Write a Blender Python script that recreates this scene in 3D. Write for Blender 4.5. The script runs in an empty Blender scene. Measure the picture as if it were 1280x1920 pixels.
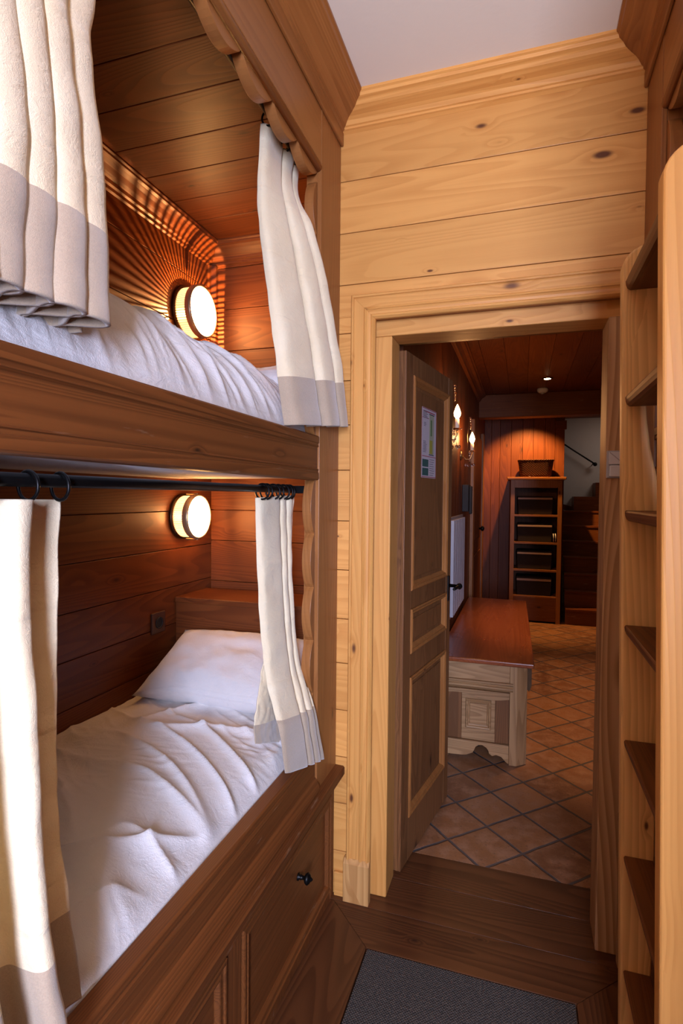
import bpy, math, random
from mathutils import Vector, Matrix, noise as mn
random.seed(7)
C = bpy.context.scene.collection
PI = math.pi
CAMH = 1.40

# ------------------------------------------------------------------ materials
def srgb(r, g, b):
    f = lambda c: (c/255)/12.92 if c/255 <= .04045 else (((c/255)+.055)/1.055)**2.4
    return (f(r), f(g), f(b), 1)

class NT:
    def __init__(s, name):
        s.m = bpy.data.materials.new(name); s.m.use_nodes = True
        s.t = s.m.node_tree; s.t.nodes.clear()
        s.out = s.n('ShaderNodeOutputMaterial'); s.b = s.n('ShaderNodeBsdfPrincipled')
        s.t.links.new(s.b.outputs[0], s.out.inputs[0])
    def n(s, t, **k):
        x = s.t.nodes.new(t)
        for a, b in k.items(): setattr(x, a, b)
        return x
    def l(s, a, b): s.t.links.new(a, b)
    def math(s, op, a, b=None, c=None, clamp=False):
        x = s.n('ShaderNodeMath', operation=op, use_clamp=clamp)
        for i, v in enumerate((a, b, c)):
            if v is None: continue
            if isinstance(v, (int, float)): x.inputs[i].default_value = v
            else: s.l(v, x.inputs[i])
        return x.outputs[0]
    def vmath(s, op, a, b=None, sc=None):
        x = s.n('ShaderNodeVectorMath', operation=op)
        for i, v in enumerate((a, b)):
            if v is None: continue
            if isinstance(v, (tuple, list)): x.inputs[i].default_value = v
            else: s.l(v, x.inputs[i])
        if sc is not None: x.inputs[3].default_value = sc
        return x.outputs[0]
    def mix(s, f, a, b, mode='MIX'):
        x = s.n('ShaderNodeMix', data_type='RGBA', blend_type=mode)
        for i, v in ((0, f), (6, a), (7, b)):
            if isinstance(v, (int, float)): x.inputs[i].default_value = v
            elif isinstance(v, (tuple, list)): x.inputs[i].default_value = v
            else: s.l(v, x.inputs[i])
        return x.outputs[2]
    def noise(s, vec, scale, detail=2, rough=.5, dist=0):
        x = s.n('ShaderNodeTexNoise'); x.inputs['Scale'].default_value = scale
        x.inputs['Detail'].default_value = detail; x.inputs['Roughness'].default_value = rough
        x.inputs['Distortion'].default_value = dist
        s.l(vec, x.inputs['Vector']); return x.outputs['Fac']
    def step(s, v, a, b):
        x = s.n('ShaderNodeMapRange', interpolation_type='SMOOTHSTEP')
        s.l(v, x.inputs[0]); x.inputs[1].default_value = a; x.inputs[2].default_value = b
        return x.outputs[0]
    def bump(s, h, strength=.3, dist=.002):
        x = s.n('ShaderNodeBump'); x.inputs['Strength'].default_value = strength
        x.inputs['Distance'].default_value = dist
        s.l(h, x.inputs['Height']); s.l(x.outputs[0], s.b.inputs['Normal'])

def wood(name, early, late, knot, axis='x', rough=.45, rings=9, knots=.5, wear=0, contrast=.8, coat=.0, vary=.25, gs=(.42, 6.5)):
    N = NT(name); tc = N.n('ShaderNodeTexCoord'); geo = N.n('ShaderNodeNewGeometry')
    sp = N.n('ShaderNodeSeparateXYZ'); N.l(tc.outputs['Object'], sp.inputs[0])
    o = {'x': (0, 1, 2), 'y': (1, 0, 2), 'z': (2, 0, 1)}[axis]
    rnd = geo.outputs['Random Per Island']
    cb = N.n('ShaderNodeCombineXYZ')
    for i, k in enumerate(o): N.l(sp.outputs[k], cb.inputs[i])
    off = N.n('ShaderNodeCombineXYZ')
    N.l(N.math('MULTIPLY', rnd, 17.3), off.inputs[0]); N.l(N.math('MULTIPLY', rnd, 5.1), off.inputs[1]); N.l(N.math('MULTIPLY', rnd, 9.7), off.inputs[2])
    P = N.vmath('ADD', cb.outputs[0], off.outputs[0])
    # knots
    kv = N.n('ShaderNodeTexVoronoi'); kv.inputs['Scale'].default_value = 1.0
    N.l(N.vmath('MULTIPLY', P, (5, 12, 12)), kv.inputs['Vector'])
    ks = N.n('ShaderNodeSeparateColor'); N.l(kv.outputs['Color'], ks.inputs[0])
    has = N.math('LESS_THAN', ks.outputs[0], knots)
    size = N.math('MULTIPLY_ADD', N.math('POWER', ks.outputs[1], 3), .17, .045)
    kd = N.math('DIVIDE', kv.outputs['Distance'], size)
    kmask = N.math('MULTIPLY', N.math('SUBTRACT', 1, N.step(kd, .45, 1.15)), has)
    khalo = N.math('MULTIPLY', N.math('SUBTRACT', 1, N.step(kd, .6, 3.2)), has)
    # rings
    n1 = N.noise(N.vmath('MULTIPLY', P, (gs[0], gs[1], gs[1])), 1, 1, .35)
    r = N.math('MULTIPLY', N.math('ADD', n1, N.math('MULTIPLY', khalo, .05)), rings*3.6)
    fr = N.math('FRACT', r)
    ring = N.math('MULTIPLY', N.step(fr, .0, .90), N.math('SUBTRACT', 1, N.step(fr, .90, 1.0)))
    fib = N.noise(N.vmath('MULTIPLY', P, (5, 260, 260)), 1, 3, .6)
    tone = N.noise(N.vmath('MULTIPLY', P, (1.1, 3, 3)), 1, 3, .55)
    f = N.math('MULTIPLY', ring, contrast)
    f = N.math('ADD', f, N.math('MULTIPLY_ADD', fib, .36, -.18))
    f = N.math('ADD', f, N.math('MULTIPLY_ADD', tone, 1.0, -.5))
    f = N.math('ADD', f, N.math('MULTIPLY', khalo, .30), clamp=True)
    col = N.mix(f, early, late)
    ir = N.math('FRACT', N.math('MULTIPLY', rnd, 7.77))
    br = N.math('MULTIPLY_ADD', ir, vary, 1-vary/2)
    col = N.mix(1.0, col, _grey(N, br), 'MULTIPLY')
    col = N.mix(kmask, col, knot)
    if wear:
        w = N.noise(N.vmath('MULTIPLY', P, (6, 40, 40)), 1, 4, .65)
        col = N.mix(N.math('MULTIPLY', N.step(w, .62, .74), wear), col, (.45, .30, .18, 1))
    N.l(col, N.b.inputs['Base Color'])
    rr = N.math('MULTIPLY_ADD', tone, .2, rough-.1); N.l(rr, N.b.inputs['Roughness'])
    N.b.inputs['Specular IOR Level'].default_value = .28
    if coat: N.b.inputs['Coat Weight'].default_value = coat; N.b.inputs['Coat Roughness'].default_value = .2
    hgt = N.math('SUBTRACT', N.math('MULTIPLY', fib, .5), N.math('MULTIPLY', ring, .6))
    N.bump(hgt, .25, .0008)
    return N.m
def _grey(N, v):
    c = N.n('ShaderNodeCombineColor')
    for i in range(3): N.l(v, c.inputs[i])
    return c.outputs[0]

WC = {  # early, late, knot
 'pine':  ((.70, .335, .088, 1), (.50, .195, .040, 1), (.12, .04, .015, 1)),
 'pale':  ((.64, .345, .120, 1), (.43, .195, .058, 1), (.12, .05, .02, 1)),
 'amber': ((.33, .130, .036, 1), (.20, .066, .016, 1), (.08, .028, .010, 1)),
 'ladder': ((.82, .500, .200, 1), (.54, .285, .095, 1), (.15, .06, .02, 1)),  # paler wood for the far ladder stile, daylight put into the colour
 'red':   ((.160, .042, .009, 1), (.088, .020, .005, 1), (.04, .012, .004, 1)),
 'brown': ((.185, .058, .014, 1), (.080, .023, .006, 1), (.04, .015, .006, 1)),
 'floor': ((.120, .042, .015, 1), (.058, .020, .008, 1), (.03, .012, .008, 1)),
 'door':  ((.215, .088, .030, 1), (.115, .044, .015, 1), (.05, .02, .01, 1)),
 'chest': ((.42, .235, .105, 1), (.25, .125, .050, 1), (.08, .04, .02, 1)),
 'grey':  ((.58, .345, .175, 1), (.36, .185, .080, 1), (.10, .05, .03, 1)),
}
_wc = {}
def W(kind, axis='x', **k):
    key = (kind, axis, tuple(sorted(k.items())))
    if key not in _wc:
        d = dict(pine=dict(rings=6, knots=.75, contrast=.38, rough=.42), pale=dict(rings=8, knots=.3, contrast=.6, rough=.45),
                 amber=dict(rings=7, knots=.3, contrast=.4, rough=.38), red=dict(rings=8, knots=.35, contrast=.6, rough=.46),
                 brown=dict(rings=6, knots=.1, contrast=.5, rough=.5, wear=.3, gs=(.22, 17)), floor=dict(rings=10, knots=.1, contrast=.7, rough=.33),
                 door=dict(rings=8, knots=.3, contrast=.6, rough=.45, wear=.15), chest=dict(rings=9, knots=.2, contrast=.7, rough=.5),
                 ladder=dict(rings=5, knots=.35, contrast=.5, rough=.42, gs=(.3, 9)),
                 grey=dict(rings=6, knots=.4, contrast=.9, rough=.5))[kind]
        d.update(k)
        _wc[key] = wood('wood_%s_%s_%d' % (kind, axis, len(_wc)), *WC[kind], axis=axis, **d)
    return _wc[key]

def plain(name, col, rough=.5, metal=0, emis=None, es=0, bump=None, trans=0):
    N = NT(name); b = N.b
    b.inputs['Base Color'].default_value = col; b.inputs['Roughness'].default_value = rough
    b.inputs['Metallic'].default_value = metal
    if emis: b.inputs['Emission Color'].default_value = emis; b.inputs['Emission Strength'].default_value = es
    if trans: b.inputs['Transmission Weight'].default_value = trans
    tc = N.n('ShaderNodeTexCoord')
    nz = N.noise(tc.outputs['Object'], 30, 3)
    N.l(N.math('MULTIPLY_ADD', nz, .12, rough-.06), b.inputs['Roughness'])
    if bump: N.bump(N.noise(tc.outputs['Object'], bump[0], 3), bump[1], bump[2])
    return N.m

def cloth(name, col, col2=None, crinkle=.5, weave=900, sheen=.3, band=False):
    N = NT(name); tc = N.n('ShaderNodeTexCoord'); P = tc.outputs['Object']
    big = N.noise(P, 9, 3, .6)
    c = N.mix(N.step(big, .3, .75), col, col2 or tuple(x*.93 for x in col[:3])+(1,))
    if band:
        sp = N.noise(P, 420, 3, .7)
        c = N.mix(N.math('MULTIPLY', N.step(sp, .35, .7), .35), c, tuple(x*.62 for x in col[:3])+(1,))
    N.l(c, N.b.inputs['Base Color']); N.b.inputs['Roughness'].default_value = .85
    N.b.inputs['Sheen Weight'].default_value = sheen; N.b.inputs['Specular IOR Level'].default_value = .2
    cr = N.math('ADD', N.noise(N.vmath('MULTIPLY', P, (1, 1, 1.6)), 24, 4, .62, 1.4), N.math('MULTIPLY', N.noise(P, 95, 3, .6, 2), .35))
    # long horizontal fold creases
    w = N.n('ShaderNodeTexWave', wave_type='BANDS', bands_direction='Z'); w.inputs['Scale'].default_value = 1.75
    w.inputs['Distortion'].default_value = 1.6; w.inputs['Detail'].default_value = 1
    w.inputs['Detail Scale'].default_value = 1.2; N.l(P, w.inputs['Vector'])
    line = N.math('SUBTRACT', 1, N.step(w.outputs['Fac'], .0, .045))
    wv = N.noise(P, weave, 1)
    h = N.math('ADD', N.math('MULTIPLY', cr, crinkle), N.math('MULTIPLY', line, 0 if band else .30))
    h = N.math('ADD', h, N.math('MULTIPLY', wv, .12))
    N.bump(h, .7, .006)
    return N.m

M = {}
M['cream'] = cloth('cream_curtain_cloth', (.80, .66, .43, 1), (.83, .71, .49, 1))
M['band'] = cloth('taupe_wool_band', (.46, .35, .24, 1), crinkle=.15, sheen=.6, band=True)
M['sheet'] = cloth('white_bed_linen', (.66, .63, .61, 1), (.69, .66, .65, 1), crinkle=.55, sheen=.1, band=False)
M['plaster'] = plain('white_ceiling_paint', (.86, .83, .76, 1), .8, bump=(60, .15, .002))
M['hallplaster'] = plain('grey_white_plaster', (.55, .53, .52, 1), .85, bump=(25, .3, .004))
M['iron'] = plain('black_iron', (.015, .014, .014, 1), .38, .8)
M['bronze'] = plain('dark_bronze', (.10, .055, .028, 1), .35, .9)
M['bezel'] = plain('brushed_bronze', (.48, .33, .19, 1), .35, .6)
M['brass'] = plain('aged_brass', (.42, .27, .12, 1), .3, .9)
M['lens'] = plain('lit_opal_glass', (1, .9, .75, 1), .3, emis=(1, .50, .16, 1), es=42)
M['bulb'] = plain('lit_candle_bulb', (1, .8, .5, 1), .3, emis=(1, .50, .18, 1), es=60)
M['spotlens'] = plain('lit_spot_glass', (1, .9, .7, 1), .3, emis=(1, .70, .38, 1), es=40)
M['crystal'] = plain('clear_crystal', (1, .95, .9, 1), .03, trans=1)
M['glassring'] = plain('ribbed_glass', (1, .8, .5, 1), .15, emis=(1, .62, .28, 1), es=1.0)
M['whiteplastic'] = plain('white_plastic', (.62, .62, .64, 1), .35)
M['greyplastic'] = plain('silver_grey_plastic', (.40, .40, .43, 1), .3)
M['black'] = plain('black_plastic', (.010, .009, .009, 1), .7)
M['bulbsleeve'] = plain('ivory_candle_sleeve', (.75, .60, .42, 1), .5)
M['radiator'] = plain('white_enamel', (.36, .33, .35, 1), .4)
M['bin'] = plain('dark_woven_fabric', (.022, .013, .011, 1), .85, bump=(300, .6, .003))
M['binhandle'] = plain('pale_wood_handle', (.42, .29, .22, 1), .5)
M['paper'] = plain('printed_paper', (.45, .385, .40, 1), .6)
M['p_red'] = plain('red_ink', (.32, .07, .09, 1), .6)
M['p_grey'] = plain('grey_ink', (.16, .13, .15, 1), .6)
M['p_yellow'] = plain('yellow_ink', (.30, .26, .04, 1), .6)
M['p_olive'] = plain('olive_ink', (.30, .29, .20, 1), .6)
M['p_green'] = plain('green_ink', (.09, .15, .05, 1), .6)
M['p_teal'] = plain('dark_green_photo_ink', (.03, .08, .07, 1), .6)
M['tabletop'] = wood('polished_cherry_top', (.30, .075, .022, 1), (.19, .036, .010, 1), (.08, .02, .01, 1), axis='y', rough=.28, rings=6, knots=.05, contrast=.5, coat=.3)

def tile_material():
    N = NT('terracotta_tiles'); tc = N.n('ShaderNodeTexCoord')
    mp = N.n('ShaderNodeMapping', vector_type='TEXTURE')
    mp.inputs['Location'].default_value = (-.121, 2.417, 0); mp.inputs['Rotation'].default_value = (0, 0, PI/4)
    mp.inputs['Scale'].default_value = (.2055, .2055, 1)
    N.l(tc.outputs['Object'], mp.inputs[0])
    wob = N.n('ShaderNodeTexNoise'); wob.inputs['Scale'].default_value = 2.2; N.l(mp.outputs[0], wob.inputs['Vector'])
    P = N.vmath('ADD', mp.outputs[0], N.vmath('SCALE', N.vmath('SUBTRACT', wob.outputs['Color'], (.5, .5, .5)), None, .045))
    sp = N.n('ShaderNodeSeparateXYZ'); N.l(P, sp.inputs[0])
    ds = []; fl = N.n('ShaderNodeCombineXYZ')
    for i in (0, 1):
        fr = N.math('FRACT', sp.outputs[i])
        ds.append(N.math('MINIMUM', fr, N.math('SUBTRACT', 1, fr)))
        N.l(N.math('FLOOR', sp.outputs[i]), fl.inputs[i])
    d = N.math('MINIMUM', *ds)
    edge = N.step(d, .018, .036)
    wn = N.n('ShaderNodeTexWhiteNoise', noise_dimensions='2D'); N.l(fl.outputs[0], wn.inputs['Vector'])
    blot = N.noise(tc.outputs['Object'], 14, 5, .65)
    spk = N.noise(tc.outputs['Object'], 90, 3, .6)
    base = N.mix(wn.outputs['Value'], (.19, .075, .032, 1), (.34, .145, .055, 1))
    base = N.mix(N.step(blot, .40, .68), base, (.36, .18, .095, 1))
    base = N.mix(N.math('MULTIPLY', N.step(spk, .58, .66), .5), base, (.10, .05, .035, 1))
    col = N.mix(edge, (.085, .07, .066, 1), base)
    N.l(col, N.b.inputs['Base Color'])
    N.l(N.math('MULTIPLY_ADD', blot, .3, .28), N.b.inputs['Roughness'])
    h = N.math('ADD', N.math('MULTIPLY', edge, .8), N.math('MULTIPLY', blot, .5))
    N.bump(h, .7, .005)
    return N.m
M['tiles'] = tile_material()

def mat_material():
    N = NT('grey_woven_mat'); tc = N.n('ShaderNodeTexCoord'); P = tc.outputs['Object']
    ch = []
    sp = N.n('ShaderNodeSeparateXYZ'); N.l(P, sp.inputs[0])
    for i in (0, 1): ch.append(N.math('SINE', N.math('MULTIPLY', sp.outputs[i], 2*PI/.0085)))
    w = N.math('MULTIPLY', ch[0], ch[1])
    nz = N.noise(P, 160, 3, .7)
    v = N.math('ADD', N.math('MULTIPLY', w, .25), nz)
    col = N.mix(N.step(v, .25, .85), (.028, .024, .021, 1), (.118, .094, .076, 1))
    N.l(col, N.b.inputs['Base Color']); N.b.inputs['Roughness'].default_value = .9
    N.bump(v, .9, .003)
    return N.m
M['mat'] = mat_material()

def wicker():
    N = NT('woven_wicker'); tc = N.n('ShaderNodeTexCoord'); P = tc.outputs['Object']
    sp = N.n('ShaderNodeSeparateXYZ'); N.l(P, sp.inputs[0])
    a = N.math('SINE', N.math('MULTIPLY', N.math('ADD', sp.outputs[0], sp.outputs[1]), 230))
    b = N.math('SINE', N.math('MULTIPLY', sp.outputs[2], 300))
    v = N.math('MULTIPLY', a, b)
    N.l(N.mix(N.step(v, -.5, .7), (.02, .007, .003, 1), (.10, .032, .012, 1)), N.b.inputs['Base Color'])
    N.b.inputs['Roughness'].default_value = .7; N.b.inputs['Specular IOR Level'].default_value = .15; N.bump(v, .6, .004)
    return N.m
M['wicker'] = wicker()

# ------------------------------------------------------------------ mesh helpers
class MB:
    def __init__(s): s.v = []; s.f = []; s.mi = []; s.sm = []
    def add(s, vs, fs, mi=0, smooth=False):
        b = len(s.v); s.v += [tuple(v) for v in vs]
        for f in fs: s.f.append([b+i for i in f]); s.mi.append(mi); s.sm.append(smooth)
        return s
    def box(s, x0, x1, y0, y1, z0, z1, mi=0):
        x0, x1 = sorted((x0, x1)); y0, y1 = sorted((y0, y1)); z0, z1 = sorted((z0, z1))
        v = [(x0,y0,z0),(x1,y0,z0),(x1,y1,z0),(x0,y1,z0),(x0,y0,z1),(x1,y0,z1),(x1,y1,z1),(x0,y1,z1)]
        return s.add(v, [(0,3,2,1),(4,5,6,7),(0,1,5,4),(1,2,6,5),(2,3,7,6),(3,0,4,7)], mi)
    def prism(s, poly, ax, a, b, mi=0, smooth=False):
        """poly: 2D points in the plane perpendicular to ax, extruded from a to b"""
        def P(p, w): return {'x': (w, p[0], p[1]), 'y': (p[0], w, p[1]), 'z': (p[0], p[1], w)}[ax]
        n = len(poly); v = [P(p, a) for p in poly]+[P(p, b) for p in poly]
        s.add(v, [tuple(range(n))[::-1], tuple(range(n, 2*n))], mi)
        s.add(v, [(i, (i+1) % n, n+(i+1) % n, n+i) for i in range(n)], mi, smooth)
        return s
    def sweep(s, path, prof, N, closed=False, mi=0, caps=True):
        """sweep prof [(a,b)] on path; a goes to the left-hand in-plane normal (N x dir), b along N; mitred corners"""
        N = Vector(N).normalized(); path = [Vector(p) for p in path]; n = len(path); rows = []
        for i, p in enumerate(path):
            d0 = (path[i]-path[i-1]).normalized() if i else None
            d1 = (path[(i+1) % n]-path[i]).normalized() if i < n-1 else None
            if d0 is None: m = N.cross(d1); k = 1
            elif d1 is None: m = N.cross(d0); k = 1
            else:
                m0, m1 = N.cross(d0), N.cross(d1); m = (m0+m1).normalized(); k = 1/max(.2, m.dot(m0))
            rows.append([p+m*(a*k)+N*b for a, b in prof])
        q = len(prof); v = [x for r in rows for x in r]; f = []
        for i in range(n-1):
            for j in range(q):
                j2 = (j+1) % q
                f.append((i*q+j, i*q+j2, (i+1)*q+j2, (i+1)*q+j))
        s.add(v, f, mi)
        if caps: s.add(v, [tuple(range(q))[::-1], tuple(range((n-1)*q, n*q))], mi)
        return s
    def lathe(s, prof, org, axis, seg=24, mi=0):
        """prof [(r, h)] around axis from org"""
        A = Vector(axis).normalized(); U = A.orthogonal().normalized(); V = A.cross(U); o = Vector(org); v = []
        for r, h in prof:
            for k in range(seg):
                t = 2*PI*k/seg; v.append(o+A*h+(U*math.cos(t)+V*math.sin(t))*max(r, 1e-5))
        f = [(i*seg+k, i*seg+(k+1) % seg, (i+1)*seg+(k+1) % seg, (i+1)*seg+k) for i in range(len(prof)-1) for k in range(seg)]
        s.add(v, f, mi, True)
        s.add(v, [tuple(range(seg))[::-1], tuple(range((len(prof)-1)*seg, len(prof)*seg))], mi)
        return s
    def tube(s, pts, r, seg=10, mi=0, closed=False):
        pts = [Vector(p) for p in pts]; n = len(pts); v = []; prev = None
        for i, p in enumerate(pts):
            a = pts[(i-1) % n] if (closed or i) else p; b = pts[(i+1) % n] if (closed or i < n-1) else p
            d = (b-a).normalized()
            if prev is None: U = d.orthogonal().normalized()
            else: U = (prev-d*prev.dot(d)).normalized()
            prev = U; V = d.cross(U); rr = r[i] if isinstance(r, (list, tuple)) else r
            for k in range(seg):
                t = 2*PI*k/seg; v.append(p+(U*math.cos(t)+V*math.sin(t))*rr)
        m = n if closed else n-1
        f = [(i*seg+k, i*seg+(k+1) % seg, ((i+1) % n)*seg+(k+1) % seg, ((i+1) % n)*seg+k) for i in range(m) for k in range(seg)]
        s.add(v, f, mi, True)
        if not closed: s.add(v, [tuple(range(seg))[::-1], tuple(range((n-1)*seg, n*seg))], mi)
        return s
    def xf(s, fn): s.v = [tuple(fn(Vector(v))) for v in s.v]; return s

import bmesh
def obj(name, mb, mats, parent=None, bevel=0, seg=2, solid=0, sub=0):
    me = bpy.data.meshes.new(name)
    base = Vector((0, 0, 0))
    if parent is not None:
        q = parent
        while q: base = base+q.location; q = q.parent
    me.from_pydata([tuple(Vector(v)-base) for v in mb.v], [], mb.f)
    if not isinstance(mats, (list, tuple)): mats = [mats]
    for m in mats: me.materials.append(m)
    for p, mi, sm in zip(me.polygons, mb.mi, mb.sm): p.material_index = mi; p.use_smooth = sm
    b = bmesh.new(); b.from_mesh(me); bmesh.ops.remove_doubles(b, verts=b.verts, dist=1e-6)
    bmesh.ops.recalc_face_normals(b, faces=b.faces); b.to_mesh(me); b.free()
    o = bpy.data.objects.new(name, me); C.objects.link(o)
    if parent is not None: o.parent = parent
    if solid:
        d = o.modifiers.new('thick', 'SOLIDIFY'); d.thickness = solid; d.offset = 0
    if bevel:
        d = o.modifiers.new('bevel', 'BEVEL'); d.width = bevel; d.segments = seg; d.limit_method = 'ANGLE'; d.angle_limit = math.radians(40)
    if sub:
        d = o.modifiers.new('sub', 'SUBSURF'); d.levels = sub; d.render_levels = sub
    return o
def tag(o, label, cat, group=None):
    o['label'] = label; o['category'] = cat
    if group: o['group'] = group
    return o
def thing(name, label, cat, loc, group=None):
    o = bpy.data.objects.new(name, None); C.objects.link(o); o.location = loc; o.empty_display_size = .05
    return tag(o, label, cat, group)
def struct(name, mb, mats, parent=None, **k):
    o = obj(name, mb, mats, parent, **k)
    if parent is None: o['kind'] = 'structure'
    return o
def boards(mb, plane, off, u0, u1, edges, th=.02, gap=.0025, flip=1):
    """boards with open seams. plane 'y': wall at y=off running in x; 'x': wall at x=off running in y; edges are the z seams
       'z': ceiling at z=off, edges along y, boards running in x;  'Z': edges along x, boards running in y; 'v': wall at y=off with vertical boards, edges in x, u in z; 'w' wall x=off vertical boards edges in y"""
    o2, o3 = off+th*flip+.0005*flip, off+th*flip+.006*flip; e0, e1 = edges[0], edges[-1]  # backing sheet added behind the boards to stop light leaking through seams
    if plane == 'y': mb.box(u0, u1, o2, o3, e0, e1)
    if plane == 'x': mb.box(o2, o3, u0, u1, e0, e1)
    if plane == 'z': mb.box(u0, u1, e0, e1, o2, o3)
    if plane == 'Z': mb.box(e0, e1, u0, u1, o2, o3)
    if plane == 'v': mb.box(e0, e1, o2, o3, u0, u1)
    if plane == 'w': mb.box(o2, o3, e0, e1, u0, u1)
    for a, b in zip(edges[:-1], edges[1:]):
        a += gap/2; b -= gap/2; o2 = off+th*flip
        if plane == 'y': mb.box(u0, u1, off, o2, a, b)
        if plane == 'x': mb.box(off, o2, u0, u1, a, b)
        if plane == 'z': mb.box(u0, u1, a, b, off, o2)
        if plane == 'Z': mb.box(a, b, u0, u1, off, o2)
        if plane == 'v': mb.box(a, b, off, o2, u0, u1)
        if plane == 'w': mb.box(off, o2, a, b, u0, u1)
    return mb
def rng(a, b, st):
    r = [a]
    while r[-1]+st*1.3 < b: r.append(r[-1]+st)
    return r+[b]

# key planes
XL, XR, YW = -.607, .323, 1.83
XBK, YEND = -1.32, 2.18
CEIL = 2.70
YU = .15
mx = lambda x: -.284-x            # mirror a left-unit X to the right unit

# ------------------------------------------------------------------ door wall and frame
wallz = [0, .155, .325, .49, .655, .82, .975, 1.145, 1.315, 1.49, 1.645, 1.796, 1.956, 2.12, 2.294, 2.468, CEIL]
mb = MB()
OPL, OPR, OPT = -.50, .31, 2.01
for a, b in zip(wallz[:-1], wallz[1:]):
    a2, b2 = a+.0012, b-.0012
    if b <= 1.96:
        mb.box(XL-.05, OPL, YW, YW+.02, a2, b2); mb.box(OPR, XR+.05, YW, YW+.02, a2, b2)
    elif a < OPT:
        mb.box(XL-.05, XR+.05, YW, YW+.02, OPT, b2)
        mb.box(XL-.05, OPL, YW, YW+.02, a2, OPT-.0001); mb.box(OPR, XR+.05, YW, YW+.02, a2, OPT-.0001)
    else: mb.box(XL-.05, XR+.05, YW, YW+.02, a2, b2)
struct('wall_back', mb, W('pine', 'x'), bevel=.0015)
mb = MB()   # masonry core of the door wall with the reveal
mb.box(-1.45, OPL, 1.852, 2.14, 0, 2.72) if False else None
mb.box(-.62, -.50, 1.852, 2.14, 0, 2.72); mb.box(.31, 2.55, 1.852, 2.14, 0, 2.72); mb.box(-.50, .31, 1.852, 2.14, 2.0, 2.72)
struct('wall_back', mb, W('amber', 'z'))

# casing: profile a = from the outer edge towards the opening, b = out of the wall
cw = .083
cas = [(0, 0), (0, .020), (.003, .024), (.009, .024), (.011, .019), (.014, .017), (.044, .017), (.046, .022), (.052, .024), (.055, .020), (.060, .017), (.068, .016), (.070, .020), (.076, .021), (.080, .017), (cw, .013), (cw, 0)]
xo, zo = -.560, 2.076
path = [(xo, YW, .145), (xo, YW, zo), (XR, YW, zo)]
full = MB().sweep(path, cas, (0, -1, 0), caps=False)
if full.v[5][0] < xo: full = MB().sweep(path, [(-a_, b_) for a_, b_ in cas], (0, -1, 0), caps=False)
q = len(cas)
for i_ in (0, 1):
    m_ = MB().add(full.v[i_*q:(i_+2)*q], [(j, (j+1) % q, q+(j+1) % q, q+j) for j in range(q)]+[tuple(range(q))[::-1], tuple(range(q, 2*q))])
    struct('trim_1' if i_ == 0 else 'trim_16', m_, W('pine', 'zx'[i_]), bevel=.0006)
mb = MB().prism([(-.568, 1.80), (-.477, 1.80), (-.477, YW), (-.568, YW)], 'z', 0, .135)
mb.prism([(YW, .135), (1.800, .135), (1.806, .142), (1.812, .148), (YW, .150)], 'x', -.568, -.477)
struct('trim_2', mb, W('pale', 'z'), bevel=.002)
mb = MB().box(.292, XR-.002, 1.80, YW, 0, 2.0)
struct('trim_3', mb, W('grey', 'z'), bevel=.003)
# frame (posts + head)
mb = MB().box(-.49, -.430, 1.864, 1.985, 0, 1.946)
struct('trim_4', mb, W('pine', 'z'), bevel=.004)
mb = MB().box(.236, .30, 1.850, 1.985, 0, 1.946)
struct('trim_5', mb, W('grey', 'z'), bevel=.004)
mb = MB().box(-.49, .30, 1.866, 1.985, 1.947, 2.01)
struct('trim_6', mb, W('pine', 'x'), bevel=.004)
mb = MB().box(-.4895, -.472, 1.987, 2.139, 0, 2.0).box(.29, .309, 1.987, 2.139, 0, 2.0).box(-.4895, .309, 1.987, 2.139, 1.985, 2.0)
struct('trim_7', mb, W('amber', 'z'))
# baseboard sliver left of the casing
mb = MB().box(-.607, -.569, 1.818, YW, 0, .085)
struct('baseboard_back', mb, W('pine', 'x'), bevel=.003)

# crown mouldings of the main room   (a = projection, b = drop)
crown = [(0, 0), (.098, 0), (.098, .008), (.092, .012), (.090, .020), (.080, .024), (.077, .026), (.070, .034), (.055, .040), (.040, .044), (.030, .050), (.022, .060), (.016, .062), (.016, .068), (.010, .070), (0, .076)]
def crown_run(name, path, prof, mat, Nrm=(0, 0, -1)):
    mb = MB().sweep(path, prof, Nrm)
    return struct(name, mb, mat, bevel=.0006)
def inward(path, prof, target):
    a = MB().sweep(path, prof, (0, 0, -1)); t = Vector(target)
    m = sum((Vector(v)-t).length for v in a.v)
    b = MB().sweep(path, [(-x, y) for x, y in prof], (0, 0, -1)); n = sum((Vector(v)-t).length for v in b.v)
    return prof if m < n else [(-x, y) for x, y in prof]
Y0 = -1.5
def crown3(nm, path, target, prof, mats):
    """one sweep cut into one object per wall, mitred at the corners"""
    pr = inward(path, prof, target); full = MB().sweep(path, pr, (0, 0, -1), caps=False); q = len(pr)
    for i in range(len(path)-1):
        v = full.v[i*q:(i+2)*q]; m = MB()
        m.add(v, [(j, (j+1) % q, q+(j+1) % q, q+j) for j in range(q)]); m.add(v, [tuple(range(q))[::-1], tuple(range(q, 2*q))])
        struct('%s_%d' % (nm, 8+crown3.k), m, mats[i], bevel=.0006); crown3.k += 1
crown3.k = 0
crown3('trim', [(XL, Y0, CEIL), (XL, YW, CEIL), (XR, YW, CEIL), (XR, YU, CEIL)], (-.14, 0, 1.5), crown, [W('amber', 'y'), W('pine', 'x', knots=.9), W('amber', 'y')])
struct('ceiling', MB().box(XL-.9, XR+1.2, Y0-.1, 2.14, CEIL, CEIL+.05), M['plaster'])

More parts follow.
